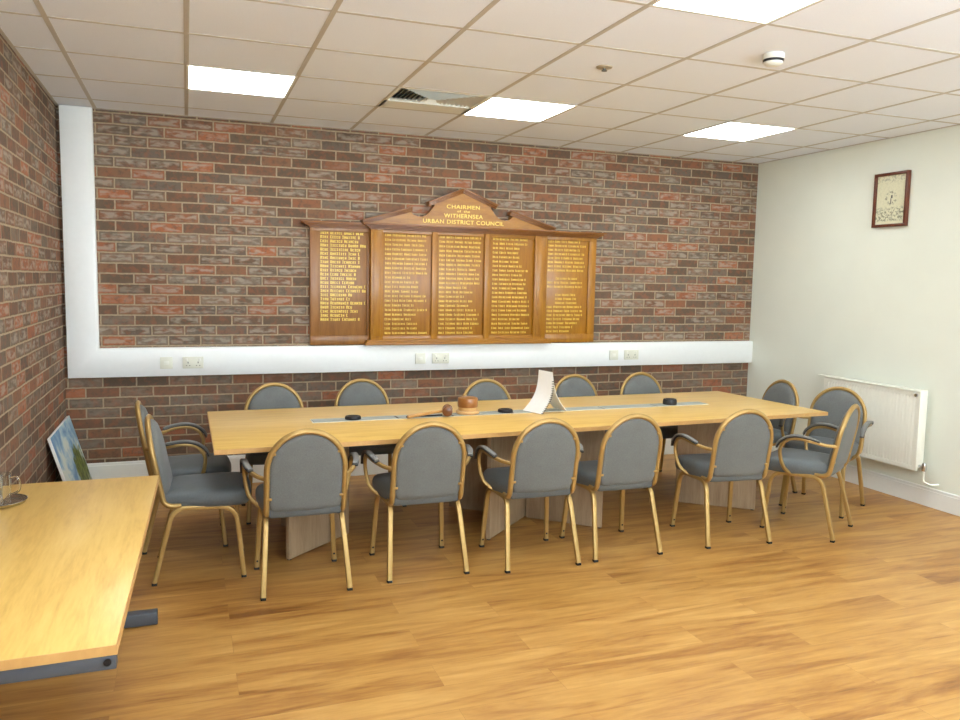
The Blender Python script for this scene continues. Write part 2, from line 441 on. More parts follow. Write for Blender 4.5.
# ---------------------------------------------------------- ceiling fittings
def lamp_desc(c, r):
    return {(1, 2): 'lit square ceiling panel above the brick wall, leftmost of the three smaller-looking ones',
            (4, 2): 'lit square ceiling panel directly right of the slatted air vent',
            (7, 2): 'lit square ceiling panel nearest the white right wall and brick wall corner',
            (4, 6): 'large lit square ceiling panel cut by the top edge of the photo'}.get((c, r))
for c, r in lamps:
    x0, y1 = .6*c, gy[r]; x1, y0 = x0+.6, gy[r+1]
    lab = lamp_desc(c, r) or 'lit square ceiling panel outside the view, %s row, %s column' % ({2: 'back', 6: 'middle', 10: 'front'}[r], {1: 'left', 4: 'centre', 7: 'right'}[c])
    t = thing('ceiling_light', lab, 'ceiling light', ((x0+x1)/2, (y0+y1)/2, CH), 0, 'square ceiling light panels')
    b = bmesh.new()
    for s in ((-.3, .3, -.3, -.286), (-.3, .3, .286, .3), (-.3, -.286, -.286, .286), (.286, .3, -.286, .286)):
        box(b, s[0], s[1], s[2], s[3], -.004, .03, .001)
    box(b, -.29, .29, -.29, .29, .03, .035)
    obj('housing', b, M['white'], t, 0)
    b = bmesh.new(); box(b, -.286, .286, -.286, .286, -.002, .004, .001); obj('diffuser', b, M['lamp'], t, 0)
# air vent: four-way louvred diffuser
x0 = .6*vent[0]+.3; y0 = (gy[vent[1]]+gy[vent[1]+1])/2
t = thing('air_vent', 'square white four-way slatted air vent set in the ceiling beside a lit panel', 'air vent', (x0, y0, CH))
b = bmesh.new()
for s in ((-.3, .3, -.3, -.28), (-.3, .3, .28, .08), (-.3, -.28, -.28, .28), (.28, .3, -.28, .28)): box(b, s[0], s[1], s[2], s[3], -.003, .02, .001)
obj('frame', b, M['white'], t, 0)
b = bmesh.new(); box(b, -.285, .285, -.285, .285, .055, .06); obj('back_plate', b, M['slot'], t, 0)
NL = 9
for side in range(4):
    b = bmesh.new(); R_ = Matrix.Rotation(side*PI/2, 4, 'Z')
    for k in range(NL):
        r0 = .275-k*.029; r1 = r0-.024
        # slanted blade facing outwards, mitred
        p = [(-r0, -r0, .002), (r0, -r0, .002), (r1, -r1, .032), (-r1, -r1, .032)]
        lo = [b.verts.new(R_ @ Vector(q)) for q in p]; hi = [b.verts.new(R_ @ (Vector(q)+Vector((0, .0015, .0015)))) for q in p]
        b.faces.new(lo[::-1]); b.faces.new(hi)
        for q in range(4): b.faces.new([lo[q], lo[(q+1) % 4], hi[(q+1) % 4], hi[q]])
    obj('louvre', b, M['white'], t, 0)
# smoke detector
t = thing('smoke_detector', 'round white smoke detector with dark band on the ceiling', 'smoke detector', (3.35, -2.95, CH))
b = bmesh.new(); lathe(b, [(0, 0), (.05, 0), (.053, -.004), (.053, -.026), (.049, -.03), (0, -.03)], 40); obj('base', b, M['white'], t)
b = bmesh.new(); lathe(b, [(0, -.028), (.051, -.028), (.050, -.040), (0, -.040)], 40); obj('sensor_ring', b, M['black'], t)
b = bmesh.new(); lathe(b, [(0, -.039), (.048, -.039), (.046, -.047), (.034, -.055), (.02, -.058), (0, -.058)], 40); obj('cap', b, M['white'], t)
# sprinkler-like sensor
t = thing('ceiling_sensor', 'tiny brassy ceiling sensor between the lit panels', 'sensor', (2.70, -2.40, CH))
b = bmesh.new(); lathe(b, [(0, 0), (.044, 0), (.042, -.006), (.024, -.010), (0, -.010)], 28); obj('rose', b, M['sensor'], t)
b = bmesh.new(); lathe(b, [(0, -.007), (.009, -.007), (.008, -.018), (.016, -.02), (.015, -.023), (0, -.023)], 20); obj('head', b, M['slot'], t)

# -------------------------------------------------------- honours board
hb = thing('honours_board', 'large oak honours board with pediment and gold lettering on the brick wall', 'honours board', (2.74, 0, 1.07))
CX, CZ = 2.74, 1.07
def hobj(name, bm, mat, parent=None, smooth=40):
    o = obj(name, bm, mat, parent or hb, smooth)
    o.data.transform(Matrix.Translation((-CX, 0, -CZ))); return o
# wings and centre body
for (xa, xb, nm) in ((1.478, 1.945, 'side_panel'), (3.475, 3.968, 'side_panel')):
    b = bmesh.new(); box(b, xa, xb, -.03, -.001, CZ+.004, 2.0, .002)
    left = xa < 2
    sa = .05 if left else .075; sb_ = .02 if left else .045
    if left: box(b, xa, xa+sa+.02, -.042, -.03, CZ+.004, 2.0, .003); box(b, xb-.02, xb, -.042, -.03, CZ+.004, 2.0, .003)
    else: box(b, xa, xa+.02, -.042, -.03, CZ+.004, 2.0, .003); box(b, xb-.072, xb, -.042, -.03, CZ+.004, 2.0, .003)
    box(b, xa, xb, -.0425, -.03, CZ+.004, CZ+.075, .003); box(b, xa, xb, -.0425, -.03, 1.955, 2.0, .003)
    hobj('side_panel', b, M['oak_brown'] if left else M['oak'])
b = bmesh.new(); box(b, 1.945, 3.475, -.06, -.001, CZ+.03, 2.0, .002); hobj('centre_panel', b, M['oak_dark'])
for xa, xb in ((1.945, 2.05), (2.448, 2.502), (2.903, 2.958), (3.36, 3.475)):
    b = bmesh.new(); box(b, xa, xb, -.082, -.06, CZ+.035, 2.0, .006, 3)
    if xb-xa > .1: box(b, xa+.022, xb-.022, -.087, -.08, CZ+.07, 1.97, .004)
    hobj('pilaster', b, M['oak'])
b = bmesh.new(); box(b, 1.945, 3.475, -.075, -.06, CZ+.03, CZ+.075, .004); hobj('rail', b, M['oak_h']); b = bmesh.new(); box(b, 1.945, 3.475, -.075, -.06, 1.955, 2.0, .004); hobj('rail', b, M['oak_h'])
# base moulding of the centre
b = bmesh.new()
box(b, 1.90, 3.528, -.10, -.001, CZ, CZ+.016, .004, 3); box(b, 1.91, 3.516, -.093, -.001, CZ+.014, CZ+.03, .006, 3); box(b, 1.922, 3.500, -.086, -.001, CZ+.028, CZ+.042, .005, 3)
hobj('base_moulding', b, M['oak_h'])
# cornice: wings, then the breakfront
b = bmesh.new()
for (xa, xb, dep, zo) in ((1.478, 3.968, .045, 0), (1.945, 3.475, .088, .0005)):
    for k, (e, z0, z1) in enumerate(((.012, 1.985, 1.998), (.03, 1.996, 2.008), (.048, 2.006, 2.018), (.07, 2.016, 2.032))):
        box(b, xa-e, xb+e, -(dep+e*.8), -.001, z0+zo, z1+zo, .003)
hobj('cornice', b, M['oak_trim'])
# pediment board
PX = 2.712
def pz(dx, z): return (PX+dx, z)
half = [(.80, 2.032), (.44, 2.14), (.42, 2.112), (.38, 2.100), (.34, 2.102), (.305, 2.12), (.28, 2.145), (.262, 2.17), (.245, 2.19), (.245, 2.212), (0, 2.312)]
pts = [pz(a, z) for a, z in half] + [pz(-a, z) for a, z in half[-2::-1]]
b = bmesh.new(); prism(b, pts, -.075, -.005); hobj('pediment', b, M['oak_h'], None, 0)
def rake(a, c_, name):
    b = bmesh.new(); a = Vector((PX+a[0], 0, a[1])); c_ = Vector((PX+c_[0], 0, c_[1])); d = c_-a; L = d.length; ang = math.atan2(d.z, d.x)
    Mx = Matrix.Translation(a) @ Matrix.Rotation(-ang, 4, 'Y')
    up = 1 if math.cos(ang) > 0 else -1
    for e, z0, z1 in ((0, -.008, .006), (.012, .004, .016), (.026, .014, .03)):
        box(b, -.01, L, -(.085+e), -.003, up*z0 if up > 0 else -z1, up*z1 if up > 0 else -z0, .002, 2, 0, Mx)
    hobj(name, b, M['oak_trim'])
rake((-.82, 2.03), (-.43, 2.145), 'raking_moulding'); rake((.42, 2.15), (.82, 2.03), 'raking_moulding')
rake((-.285, 2.197), (0, 2.312), 'raking_moulding'); rake((0, 2.312), (.285, 2.197), 'raking_moulding')
# title lettering
def text_mesh(s, size, width, x, z, y, name, parent):
    cu = bpy.data.curves.new(name, 'FONT'); cu.body = s; cu.size = size; cu.align_x = 'CENTER'; cu.extrude = .0012; cu.offset = .0002; cu.space_character = 1.1
    o = bpy.data.objects.new(name, cu); C.objects.link(o)
    bpy.context.view_layer.update()
    dg = bpy.context.evaluated_depsgraph_get(); me = bpy.data.meshes.new_from_object(o.evaluated_get(dg))
    C.objects.unlink(o); bpy.data.objects.remove(o); bpy.data.curves.remove(cu)
    xs = [v.co.x for v in me.vertices]; w = max(xs)-min(xs); k = width/w
    me.transform(Matrix.Translation((x-CX, y, z-CZ)) @ Matrix.Rotation(PI/2, 4, 'X') @ Matrix.Diagonal((k, 1, 1, 1)) @ Matrix.Translation((-(max(xs)+min(xs))/2, 0, 0)))
    me.materials.clear(); return link(name, me, M['gilt'], parent)
title = None
for s, sz, w, x, z in (('CHAIRMEN', .043, .285, 2.713, 2.178), ('of  the', .026, .11, 2.715, 2.149), ('WITHERNSEA', .045, .335, 2.716, 2.104), ('URBAN DISTRICT COUNCIL', .045, .70, 2.722, 2.055)):
    text_mesh(s, sz, w, x, z, -.0765, 'title_lettering', hb)
# gilded rows of names: too small to read, so worked as serif-like strokes grouped in words
def row(bm, x, z, words, h, y, maxx):
    cw = h*.72
    for wl in words:
        if wl < 0: x += cw*(-wl); continue
        for k in range(wl):
            if x+cw*.6 > maxx: return
            kind = random.random(); st = h*.2; hh = h*(1 if k == 0 else random.choice((.82, .9, .82)))
            if kind < .45:
                box(bm, x, x+st, y, y+.0016, z, z+hh); box(bm, x+cw*.5, x+cw*.5+st*.8, y, y+.0016, z, z+hh)
                box(bm, x, x+cw*.6, y, y+.0014, z+hh*(random.choice((0, .42, .8))), z+hh*(random.choice((0, .42, .8)))*0+z*0+z+hh*.15) if False else None
                q = random.choice((0, .42, .8)); box(bm, x, x+cw*.6, y, y+.0014, z+hh*q, z+hh*q+h*.16)
            elif kind < .75:
                box(bm, x, x+st, y, y+.0016, z, z+hh); box(bm, x, x+cw*.6, y, y+.0014, z+hh-h*.16, z+hh); box(bm, x, x+cw*.6, y, y+.0014, z, z+h*.16)
            else:
                box(bm, x+cw*.22, x+cw*.22+st, y, y+.0016, z, z+hh); box(bm, x, x+cw*.62, y, y+.0014, z+hh-h*.15, z+hh); box(bm, x+cw*.05, x+cw*.55, y, y+.0014, z, z+h*.13)
            x += cw
        x += cw*.75
def column(x0, x1, ztop, zbot, rows, h, y, cen=()):
    b = bmesh.new(); n = len(rows); W = x1-x0
    for i, frac in enumerate(rows):
        if frac <= 0: continue
        z = ztop-(ztop-zbot)*i/(n-1)-h
        xe = x0+W*frac; xs = x0
        if i in cen: xs = x0+W*.22; words = [random.randint(4, 8) for _ in range(4)]
        else: words = [4] + [random.choice((4, 5, 6, 7, 7, 8, 9)) for _ in range(6)]
        row(b, xs, z, words, h, y, xe)
    hobj('name_lettering', b, M['gilt'], None, 0)
column(1.560, 1.925, 1.960, 1.285, [.95,.84,.86,.97,.86,.88,.84,.88,.88,.78,.77,.77,.77,1,1,.68,.64,1,.68,.84,.62,.84], .0225, -.0315)
column(2.066, 2.432, 1.955, 1.137, [.95,.94,.94,.98,.98,.98,.98,.97,.97,.58,.78,.78,.78,.95,.95,.66,.97,.7,.6,.75,.75,1,.88], .0175, -.0615)
column(2.518, 2.888, 1.955, 1.137, [.98,.98,.98,.98,.98,.99,1,.85,.97,.97,.97,.65,.78,.6,.78,.7,.9,.95,.93,.94,.8,.82,.72], .0175, -.0615)
column(2.985, 3.345, 1.955, 1.137, [.9,.88,.68,.68,.68,.68,.76,.92,.73,.84,.85,.86,.93,.9,.96,.97,.93,.97,.72,.93,.99,.9,.78], .0175, -.0615)
column(3.507, 3.868, 1.955, 1.145, [.85,1,.88,.96,.92,.97,1,1,.0,.85,.97,.93,.0,.8,.8,.8,.93,.95,.95,.9,.83,.7,.6,.82], .0185, -.0315, (9, 13, 14, 15))

# ------------------------------------------------------------- wall picture
t = thing('framed_certificate', 'brown framed engraved certificate hanging on the white right wall', 'picture', (XR-.001, -1.568, 2.275))
hw, hh = .157, .207
b = bmesh.new()
for s in ((-hw, hw, -hh, -hh+.022), (-hw, hw, hh-.022, hh), (-hw, -hw+.022, -hh+.02, hh-.02), (hw-.022, hw, -hh+.02, hh-.02)):
    box(b, -.032, 0, s[0], s[1], s[2], s[3], .003)
obj('frame', b, M['frame'], t)
tt = NT('engraved certificate'); v = tt.coord()
spx = tt.add('ShaderNodeSeparateXYZ'); tt.lk(v, spx.inputs[0])
dx = tt.math('MULTIPLY', spx.outputs[1], 1.0); dz = tt.math('SUBTRACT', spx.outputs[2], .015)
rad = tt.math('SQRT', tt.math('ADD', tt.math('MULTIPLY', dx, dx), tt.math('MULTIPLY', dz, dz)))
ring = tt.ramp(rad, [(0, (0, 0, 0, 1)), (.030, (0, 0, 0, 1)), (.036, (1, 1, 1, 1)), (.046, (1, 1, 1, 1)), (.056, (.25, .25, .25, 1)), (.07, (0, 0, 0, 1))])
nz = tt.noise(v, 55, 5, .7)
scr = tt.ramp(nz, [(.48, (0, 0, 0, 1)), (.6, (1, 1, 1, 1))])
low = tt.ramp(tt.math('ADD', .5, tt.math('MULTIPLY', spx.outputs[2], 2)), [(.0, (0, 0, 0, 1)), (.16, (0, 0, 0, 1)), (.2, (1, 1, 1, 1)), (.36, (1, 1, 1, 1)), (.4, (.1, .1, .1, 1)), (.74, (.1, .1, .1, 1)), (.8, (.5, .5, .5, 1)), (.86, (.5, .5, .5, 1)), (.9, (0, 0, 0, 1))])
ink = tt.math('MULTIPLY', tt.math('MAXIMUM', ring, low), scr)
tt.lk(tt.mix(tt.math('MINIMUM', ink, .75), s2l((224, 222, 190)), s2l((96, 100, 76))), tt.b.inputs['Base Color']); tt.b.inputs['Roughness'].default_value = .5
b = bmesh.new(); box(b, -.016, -.004, -hw+.015, hw-.015, -hh+.015, hh-.015); obj('print', b, tt.m, t, 0)
b = bmesh.new()   # crest pointer in the ring
box(b, -.0175, -.0155, -.003, .003, -.03, .012); box(b, -.0175, -.0155, -.014, .0, .012, .034); obj('crest', b, M['slot'], t, 0)

# ---------------------------------------------------------------- radiator
t = thing('radiator', 'white ribbed panel radiator on the right wall', 'radiator', (XR-.03, -1.565, 0))
b = bmesh.new(); L2 = .465; z0, z1 = .262, .85
n = 30; step = 2*(L2-.03)/n
def ribs(xf, s):
    b = bmesh.new(); pr = []
    pr.append((-L2, 0))
    y = -L2+.03
    for k in range(n):
        pr += [(y, 0), (y+step*.25, .010), (y+step*.6, .010), (y+step*.85, 0)]; y += step
    pr.append((L2, 0))
    rows = [(z0, 0), (z0+.03, 0), (z0+.05, 1), (z1-.06, 1), (z1-.035, 0), (z1-.012, 0), (z1, -.3)]
    G = [[b.verts.new((xf+s*(q[1]*a if a >= 0 else -.008), q[0], z)) for q in pr] for z, a in rows]
    for r1, r2 in zip(G, G[1:]):
        for k in range(len(pr)-1): b.faces.new([r1[k], r1[k+1], r2[k+1], r2[k]])
    return b
b = ribs(-.075, 1); box(b, -.073, -.05, -L2, L2, z0, z1-.004, .003); obj('front_panel', b, M['rad'], t, 30)
b = bmesh.new(); box(b, -.078, 0, -L2-.002, L2+.002, z1-.012, z1+.006, .003)
for k in range(24): box(b, -.06, -.015, -L2+.04+k*.042, -L2+.062+k*.042, z1+.0055, z1+.0065)
obj('top_grille', b, M['rad'], t)
b = bmesh.new(); box(b, -.02, -.003, -L2, L2, z0+.02, z1-.02, .004); obj('rear_panel', b, M['rad'], t)
for s in (-1, 1):
    b = bmesh.new(); box(b, -.076, -.002, s*L2-.003, s*L2+.003, z0+.02, z1, .002); obj('side_cover', b, M['rad'], t)
b = bmesh.new(); sweep(b, [(-.04, -L2-.002, z0+.035), (-.04, -L2-.03, z0+.035)], .01); obj('valve_union', b, M['chrome'], t)
b = bmesh.new(); sweep(b, [(-.075, -L2+.03, z1-.03), (-.088, -L2+.03, z1-.03)], .012); obj('bleed_valve', b, M['chrome'], t)
b = bmesh.new(); lathe(b, [(0, -.03), (.016, -.03), (.018, -.01), (.018, .012), (.013, .03), (0, .03)], 18, (-.04, -L2-.045, z0+.035)); obj('valve', b, M['chrome'], t)
b = bmesh.new(); sweep(b, rounded([(-.04, -L2-.045, z0+.0), (-.04, -L2-.045, z0-.075), (-.04, -L2-.11, z0-.085), (.028, -L2-.115, z0-.085)], .02), .008); obj('pipe', b, M['rad'], t)
for y in (-.38, .38):
    b = bmesh.new(); box(b, -.02, .029, y-.02, y+.02, z0+.08, z1-.1); obj('bracket', b, M['rad'], t, 0)

# ------------------------------------------------------------- chair proto
def build_chair(arms, label, pre=''):
    t = thing('banquet_armchair' if arms else 'banquet_chair', label, 'chair', (0, 0, 0), 0, 'grey upholstered gold framed chairs around the long table')
    HW = .213
    # legs with their half of the bent side rail
    for s in (-1, 1):
        b = bmesh.new()
        P = [(s*.216, -.222, .012), (s*.190, -.125, .394), (s*.190, .01, .390)]
        sweep(b, rounded(P, .07), .0125, .0135, .75, 12, (1, 0, 0)); L = obj('leg', b, M['gold'], t)
        fb = bmesh.new(); box(fb, s*.216-.0135, s*.216+.0135, -.235, -.209, 0, .014, .002); obj('rubber_foot', fb, M['rubber'], L)
        b = bmesh.new()
        P = [(s*.190, .01, .390), (s*.190, .185, .386), (s*.212, .222, .012)]
        sweep(b, rounded(P, .09), .0125, .0135, .75, 12, (1, 0, 0)); L = obj('leg', b, M['gold'], t)
        fb = bmesh.new(); box(fb, s*.212-.0135, s*.212+.0135, .209, .235, 0, .014, .002); obj('rubber_foot', fb, M['rubber'], L)
        for z in (.05, .19):
            sb_ = bmesh.new(); sweep(sb_, [(s*(.212-.022*z/.39), .199+.012*(.3-z)*2, z), (s*(.212-.022*z/.39), .212+.012*(.3-z)*2, z)], .006); obj('stud', sb_, M['rubber'], L)
    for y in (-.09, .15):
        b = bmesh.new(); sweep(b, [(-.19, y, .386), (.19, y, .386)], .01, .01, .6); obj('cross_bar', b, M['gold'], t)
    # back frame: one bent tube, bottoms curling forward onto the side rails
    b = bmesh.new()
    ym = lambda z: -.178-(z-.46)*.19
    left = [(-.190, -.085, .405), (-.192, -.135, .405), (-.193, -.168, .425), (-.193, ym(.47), .47), (-.193, ym(.56), .56), (-.193, ym(.64), .64)]
    arch = [(-.193*math.cos(a), ym(.645+.200*math.sin(a)), .645+.200*math.sin(a)) for a in [PI*k/16 for k in range(1, 16)]]
    right = [(-x, y, z) for x, y, z in left[::-1]]
    sweep(b, catmull(left+arch+right, 3), .0145, .0125, .3, 12, (0, 1, 0)); bf = obj('back_frame', b, M['gold'], t)
    for s in (-1, 1):
        for z in (.50, .735):
            cb = bmesh.new(); xx = .180 if z < .7 else .163
            box(cb, s*xx-.012, s*xx+.012, ym(z)-.014, ym(z)-.008, z-.006, z+.006, .001); obj('clip', cb, M['clip'], bf)
    # backrest cushion
    out = []
    R0 = .183
    for k in range(25):
        a = PI*k/24; out.append((R0*math.cos(a), .645-.63+(R0+.006)*math.sin(a)))
    for z in (.58, .52, .47): out.append((-R0, z-.63))
    out += [(-.172, .438-.63), (-.152, .43-.63), (-.08, .424-.63), (0, .422-.63), (.08, .424-.63), (.152, .43-.63), (.172, .438-.63)]
    for z in (.47, .52, .58): out.append((R0, z-.63))
    out = [(x, y) for x, y in out]
    b = bmesh.new()
    lv = [(None, -.012), (1.5, -.012), (1.85, -.011), (.012, -.009), (.003, -.004), (.0, .004), (.001, .014), (.007, .024), (.02, .033), (1.75, .040), (1.4, .044), (None, .045)]
    pillow(b, out, lv, lambda x, y, h: Vector((x, ym(y+.63)+h, y+.63)))
    obj('backrest', b, M['fabric'], t, 50)
    # seat
    ctl = [(-.165, -.165), (0, -.17), (.165, -.165), (.185, -.14), (.212, .05), (.215, .18), (.197, .238), (.13, .260), (0, .267), (-.13, .260), (-.197, .238), (-.215, .18), (-.212, .05), (-.185, -.14)]
    cc = [Vector((x, y-.035, 0)) for x, y in ctl]
    loop = catmull(cc+[cc[0]], 4)[:-1]; out = [(p.x, p.y) for p in loop]
    b = bmesh.new()
    lv = [(None, .402), (1.7, .402), (.02, .402), (.008, .405), (.001, .416), (-.003, .44), (-.002, .462), (.005, .478), (.02, .489), (1.8, .496), (1.5, .501), (1.2, .504), (None, .505)]
    pillow(b, out, lv, lambda x, y, h: Vector((x, y+.035, h-.012)))
    obj('seat', b, M['seat'], t, 50)
    if arms:
        for s in (-1, 1):
            b = bmesh.new()
            P = [(s*.196, ym(.605), .605), (s*.238, -.145, .612), (s*.276, -.07, .632), (s*.284, .005, .640), (s*.282, .075, .620), (s*.278, .112, .565), (s*.270, .11, .50), (s*.252, .095, .44), (s*.215, .075, .402), (s*.192, .06, .390)]
            sweep(b, catmull(P, 5), .0105, .0105, .5, 12, (0, 0, 1)); A = obj('armrest', b, M['gold'], t)
            b = bmesh.new()
            P = [(s*.262, -.12, .637), (s*.278, -.07, .652), (s*.285, .005, .660), (s*.286, .070, .646), (s*.284, .118, .61), (s*.283, .136, .575)]
            sweep(b, catmull(P, 5), .017, .008, .5, 12, (0, 0, 1), scale=lambda q: 1-.25*abs(2*q-1)**4); obj('arm_pad', b, M['pad'], A)
            b = bmesh.new(); P2 = [(x, y-.002, z-.009) for x, y, z in P]
            sweep(b, catmull(P2, 5), .0155, .004, .5, 12, (0, 0, 1)); obj('pad_base', b, M['pad_dark'], A)
    return t
armed = build_chair(True, 'x'); plainc = build_chair(False, 'x')
used = {}
def place(x, y, deg, arms, label):
    proto = armed if arms else plainc
    if arms not in used: used[arms] = 1; o = proto
    else: o = copy_tree(proto)
    o.location = (x, y, 0); o.rotation_euler = (0, 0, math.radians(deg)-PI/2); o['label'] = label
    return o
# deg = direction the sitter faces
N_ = 90
place(1.125, -2.14, N_, True, 'near-side armchair in the left front, back to the viewer, beside the two end chairs')
place(1.775, -2.105, N_, True, 'near-side armchair in front of the wooden gavel, back to the viewer')
place(2.430, -2.165, N_-1, True, 'near-side armchair in front of the tent-folded paper pad, back to the viewer')
place(2.975, -2.155, N_+0, False, 'near-side chair without armrests, middle right, back to the viewer')
place(3.765, -2.175, N_-5, True, 'near-side armchair at the right end of the near row, back to the viewer')
place(1.142, -.855, -90, False, 'wall-side chair across the table, leftmost of the five under the wooden board')
place(1.785, -.755, -90, False, 'wall-side chair across the table behind the left end of the grey table strip')
place(2.695, -.955, -90, False, 'wall-side chair directly behind the wooden sounding block')
place(3.510, -.825, -90, False, 'wall-side chair just right of the tent-folded paper pad')
place(4.140, -.805, -90, False, 'rightmost wall-side chair in front of the brick wall')
place(.626, -1.79, -2, False, 'armless chair at the left table end, nearest the bare side table')
place(.548, -1.265, 0, True, 'armchair at the left table end, the one closer to the brick wall')
place(4.77, -1.27, 180, False, 'chair at the right table end, farthest back, beside the white wall')
place(4.925, -1.835, 207, True, 'armchair at the right table end in front of the radiator, turned to the camera')
place(4.435, -2.215, 121, True, 'armchair at the right corner of the table seen from its side')

# ------------------------------------------------------------ long table
tb = thing('meeting_table', 'long pale wooden meeting table with grey cable strip on panel legs', 'table', (2.7, -1.55, 0))
TX, TY = 2.7, -1.55
def tobj(name, bm, mat, smooth=30, parent=None):
    o = obj(name, bm, mat, parent or tb, smooth); o.data.transform(Matrix.Translation((-TX, -TY, 0))); return o
q = [(.693, -2.178), (4.765, -2.005), (4.665, -.905), (.690, -.965)]
midf = lambda a, c, k: (a[0]+(c[0]-a[0])*k, a[1]+(c[1]-a[1])*k)
b = bmesh.new(); ins = [(x+(.003 if x < 2 else -.003), y+(.003 if y < -1.5 else -.003)) for x, y in q]
slab(b, ins, .7055, .73, 0, .001); tobj('tabletop', b, M['beech'])
b = bmesh.new()
for i in range(4):
    a, c = q[i], q[(i+1) % 4]; a2, c2 = ins[i], ins[(i+1) % 4]
    slab(b, [a, c, c2, a2], .705, .7296)
tobj('edge_banding', b, M['edge'], 0)
def leaf(p, r, th=.025):
    p, r = Vector(p), Vector(r); d = (r-p).normalized(); nn = Vector((-d.y, d.x))*th/2
    return [tuple(p-nn), tuple(r-nn), tuple(r+nn), tuple(p+nn)]
V1 = (1.50, -1.46); V2 = (2.70, -1.455); V3 = (3.93, -1.44)
for pl in (((1.09, -1.83), V1), ((1.13, -1.19), (1.49, -1.44))):
    b = bmesh.new(); slab(b, leaf(*pl), .006, .705, 0, .001); tobj('pedestal_panel', b, M['ped'])
for pl in (((2.30, -1.835), (3.10, -1.08)), ((3.10, -1.83), (2.72, -1.474)), ((2.68, -1.436), (2.30, -1.08))):
    b = bmesh.new(); slab(b, leaf(*pl), .006, .705, 0, .001); tobj('pedestal_panel', b, M['ped'])
for pl in (((4.365, -1.785), V3), ((4.34, -1.13), (3.95, -1.425))):
    b = bmesh.new(); slab(b, leaf(*pl), .006, .705, 0, .001); tobj('pedestal_panel', b, M['ped'])
for x, y in ((1.10, -1.82), (2.31, -1.825), (3.09, -1.82), (4.35, -1.775)):
    b = bmesh.new(); lathe(b, [(0, 0), (.012, 0), (.012, .006), (0, .006)], 16, (x, y, 0)); tobj('levelling_foot', b, M['rubber'])
b = bmesh.new(); box(b, 1.5, 3.9, -1.56, -1.40, .66, .700, .003); tobj('cable_tray', b, M['black'])
# cable strip: lids with trims
ang = math.atan2(.03, 2.8)
def sy_(x): return -1.485 + (x-1.30)*.016
segs = [(1.285, 1.80), (1.815, 2.16), (2.60, 3.27), (3.285, 3.70), (3.715, 4.13)]
b = bmesh.new()
for y in (-.062, .058): slab(b, [(1.275, sy_(1.275)+y), (4.14, sy_(4.14)+y), (4.14, sy_(4.14)+y+.006), (1.275, sy_(1.275)+y+.006)], .729, .732)
for x in (1.275, 4.134): slab(b, [(x, sy_(x)-.06), (x+.006, sy_(x)-.06), (x+.006, sy_(x)+.06), (x, sy_(x)+.06)], .729, .732)
tobj('strip_trim', b, M['strip_edge'], 0)
b = bmesh.new(); slab(b, [(1.281, sy_(1.281)-.056), (4.134, sy_(4.134)-.056), (4.134, sy_(4.134)+.058), (1.281, sy_(1.281)+.058)], .7295, .7305); tobj('strip_well', b, M['black'], 0)
for xa, xb in segs:
    b = bmesh.new(); slab(b, [(xa, sy_(xa)-.053), (xb, sy_(xb)-.053), (xb, sy_(xb)+.055), (xa, sy_(xa)+.055)], .7305, .7325, 0, .0005); tobj('cable_flap', b, M['strip'], 0)
b = bmesh.new()   # open bay showing socket module
slab(b, [(2.18, sy_(2.18)-.04), (2.58, sy_(2.58)-.04), (2.58, sy_(2.58)+.04), (2.18, sy_(2.18)+.04)], .7305, .7318)
tobj('socket_module', b, M['strip'], 0)

# --------------------------------------------------- things on the table
ZT = .7325
def puck(x, y, lab, r=.05, h=.02):
    t = thing('microphone_puck', lab, 'table microphone', (x, y, ZT+.0003), 0, 'black pucks on the table strip')
    b = bmesh.new(); lathe(b, [(0, 0), (r*.96, 0), (r, .003), (r, h*.6), (r*.9, h), (0, h)], 36); obj('body', b, M['black'], t)
    b = bmesh.new(); lathe(b, [(0, h-.0005), (r*.6, h-.0005), (r*.58, h+.002), (0, h+.002)], 30); obj('top_disc', b, M['rubber'], t)
puck(1.530, sy_(1.53), 'flat black puck on the left end of the grey table strip')
puck(2.552, sy_(2.55), 'flat black puck between the sounding block and the paper pad')
puck(3.845, sy_(3.845), 'taller black puck on the right end of the grey table strip', .05, .04)

# sounding block
t = thing('sounding_block', 'round turned wooden sounding block on the table behind the gavel', 'sounding block', (2.292, -1.45, .7332))
b = bmesh.new(); lathe(b, [(0, 0), (.074, 0), (.077, .005), (.077, .014), (.072, .02), (0, .02)], 48); obj('base', b, M['block_l'], t)
b = bmesh.new(); lathe(b, [(0, .02), (.062, .02), (.062, .043), (0, .043)], 48); obj('band', b, M['block_l'], t)
b = bmesh.new(); lathe(b, [(0, .043), (.064, .043), (.067, .051), (.067, .092), (.063, .102), (.045, .107), (0, .108)], 48); obj('striking_drum', b, M['block'], t)
# gavel lying on the strip
t = thing('gavel', 'wooden judge gavel lying in front of the round block', 'gavel', (2.135, -1.505, ZT+.0345), math.radians(4))
b = bmesh.new()
Mx = Matrix.Rotation(math.radians(68), 4, 'Z') @ Matrix.Rotation(PI/2, 4, 'Y')
bb = bmesh.new(); lathe(bb, [(0, -.052), (.024, -.052), (.029, -.048), (.030, -.036), (.024, -.03), (.026, -.022), (.0285, 0), (.026, .022), (.024, .03), (.030, .036), (.029, .048), (.024, .052), (0, .052)], 28); merge(b, bb, 0, Mx @ Matrix.Scale(1.1, 4))
obj('head', b, M['gavel'], t)
b = bmesh.new()
path = [Vector((-.015, 0, 0)), Vector((-.08, -.012, -.004)), Vector((-.16, -.026, -.009)), Vector((-.235, -.04, -.015)), Vector((-.285, -.05, -.019))]
sweep(b, catmull(path, 6), .009, scale=lambda q: .75+.35*math.sin(q*PI*.9)+.3*q); obj('handle', b, M['handle'], t)
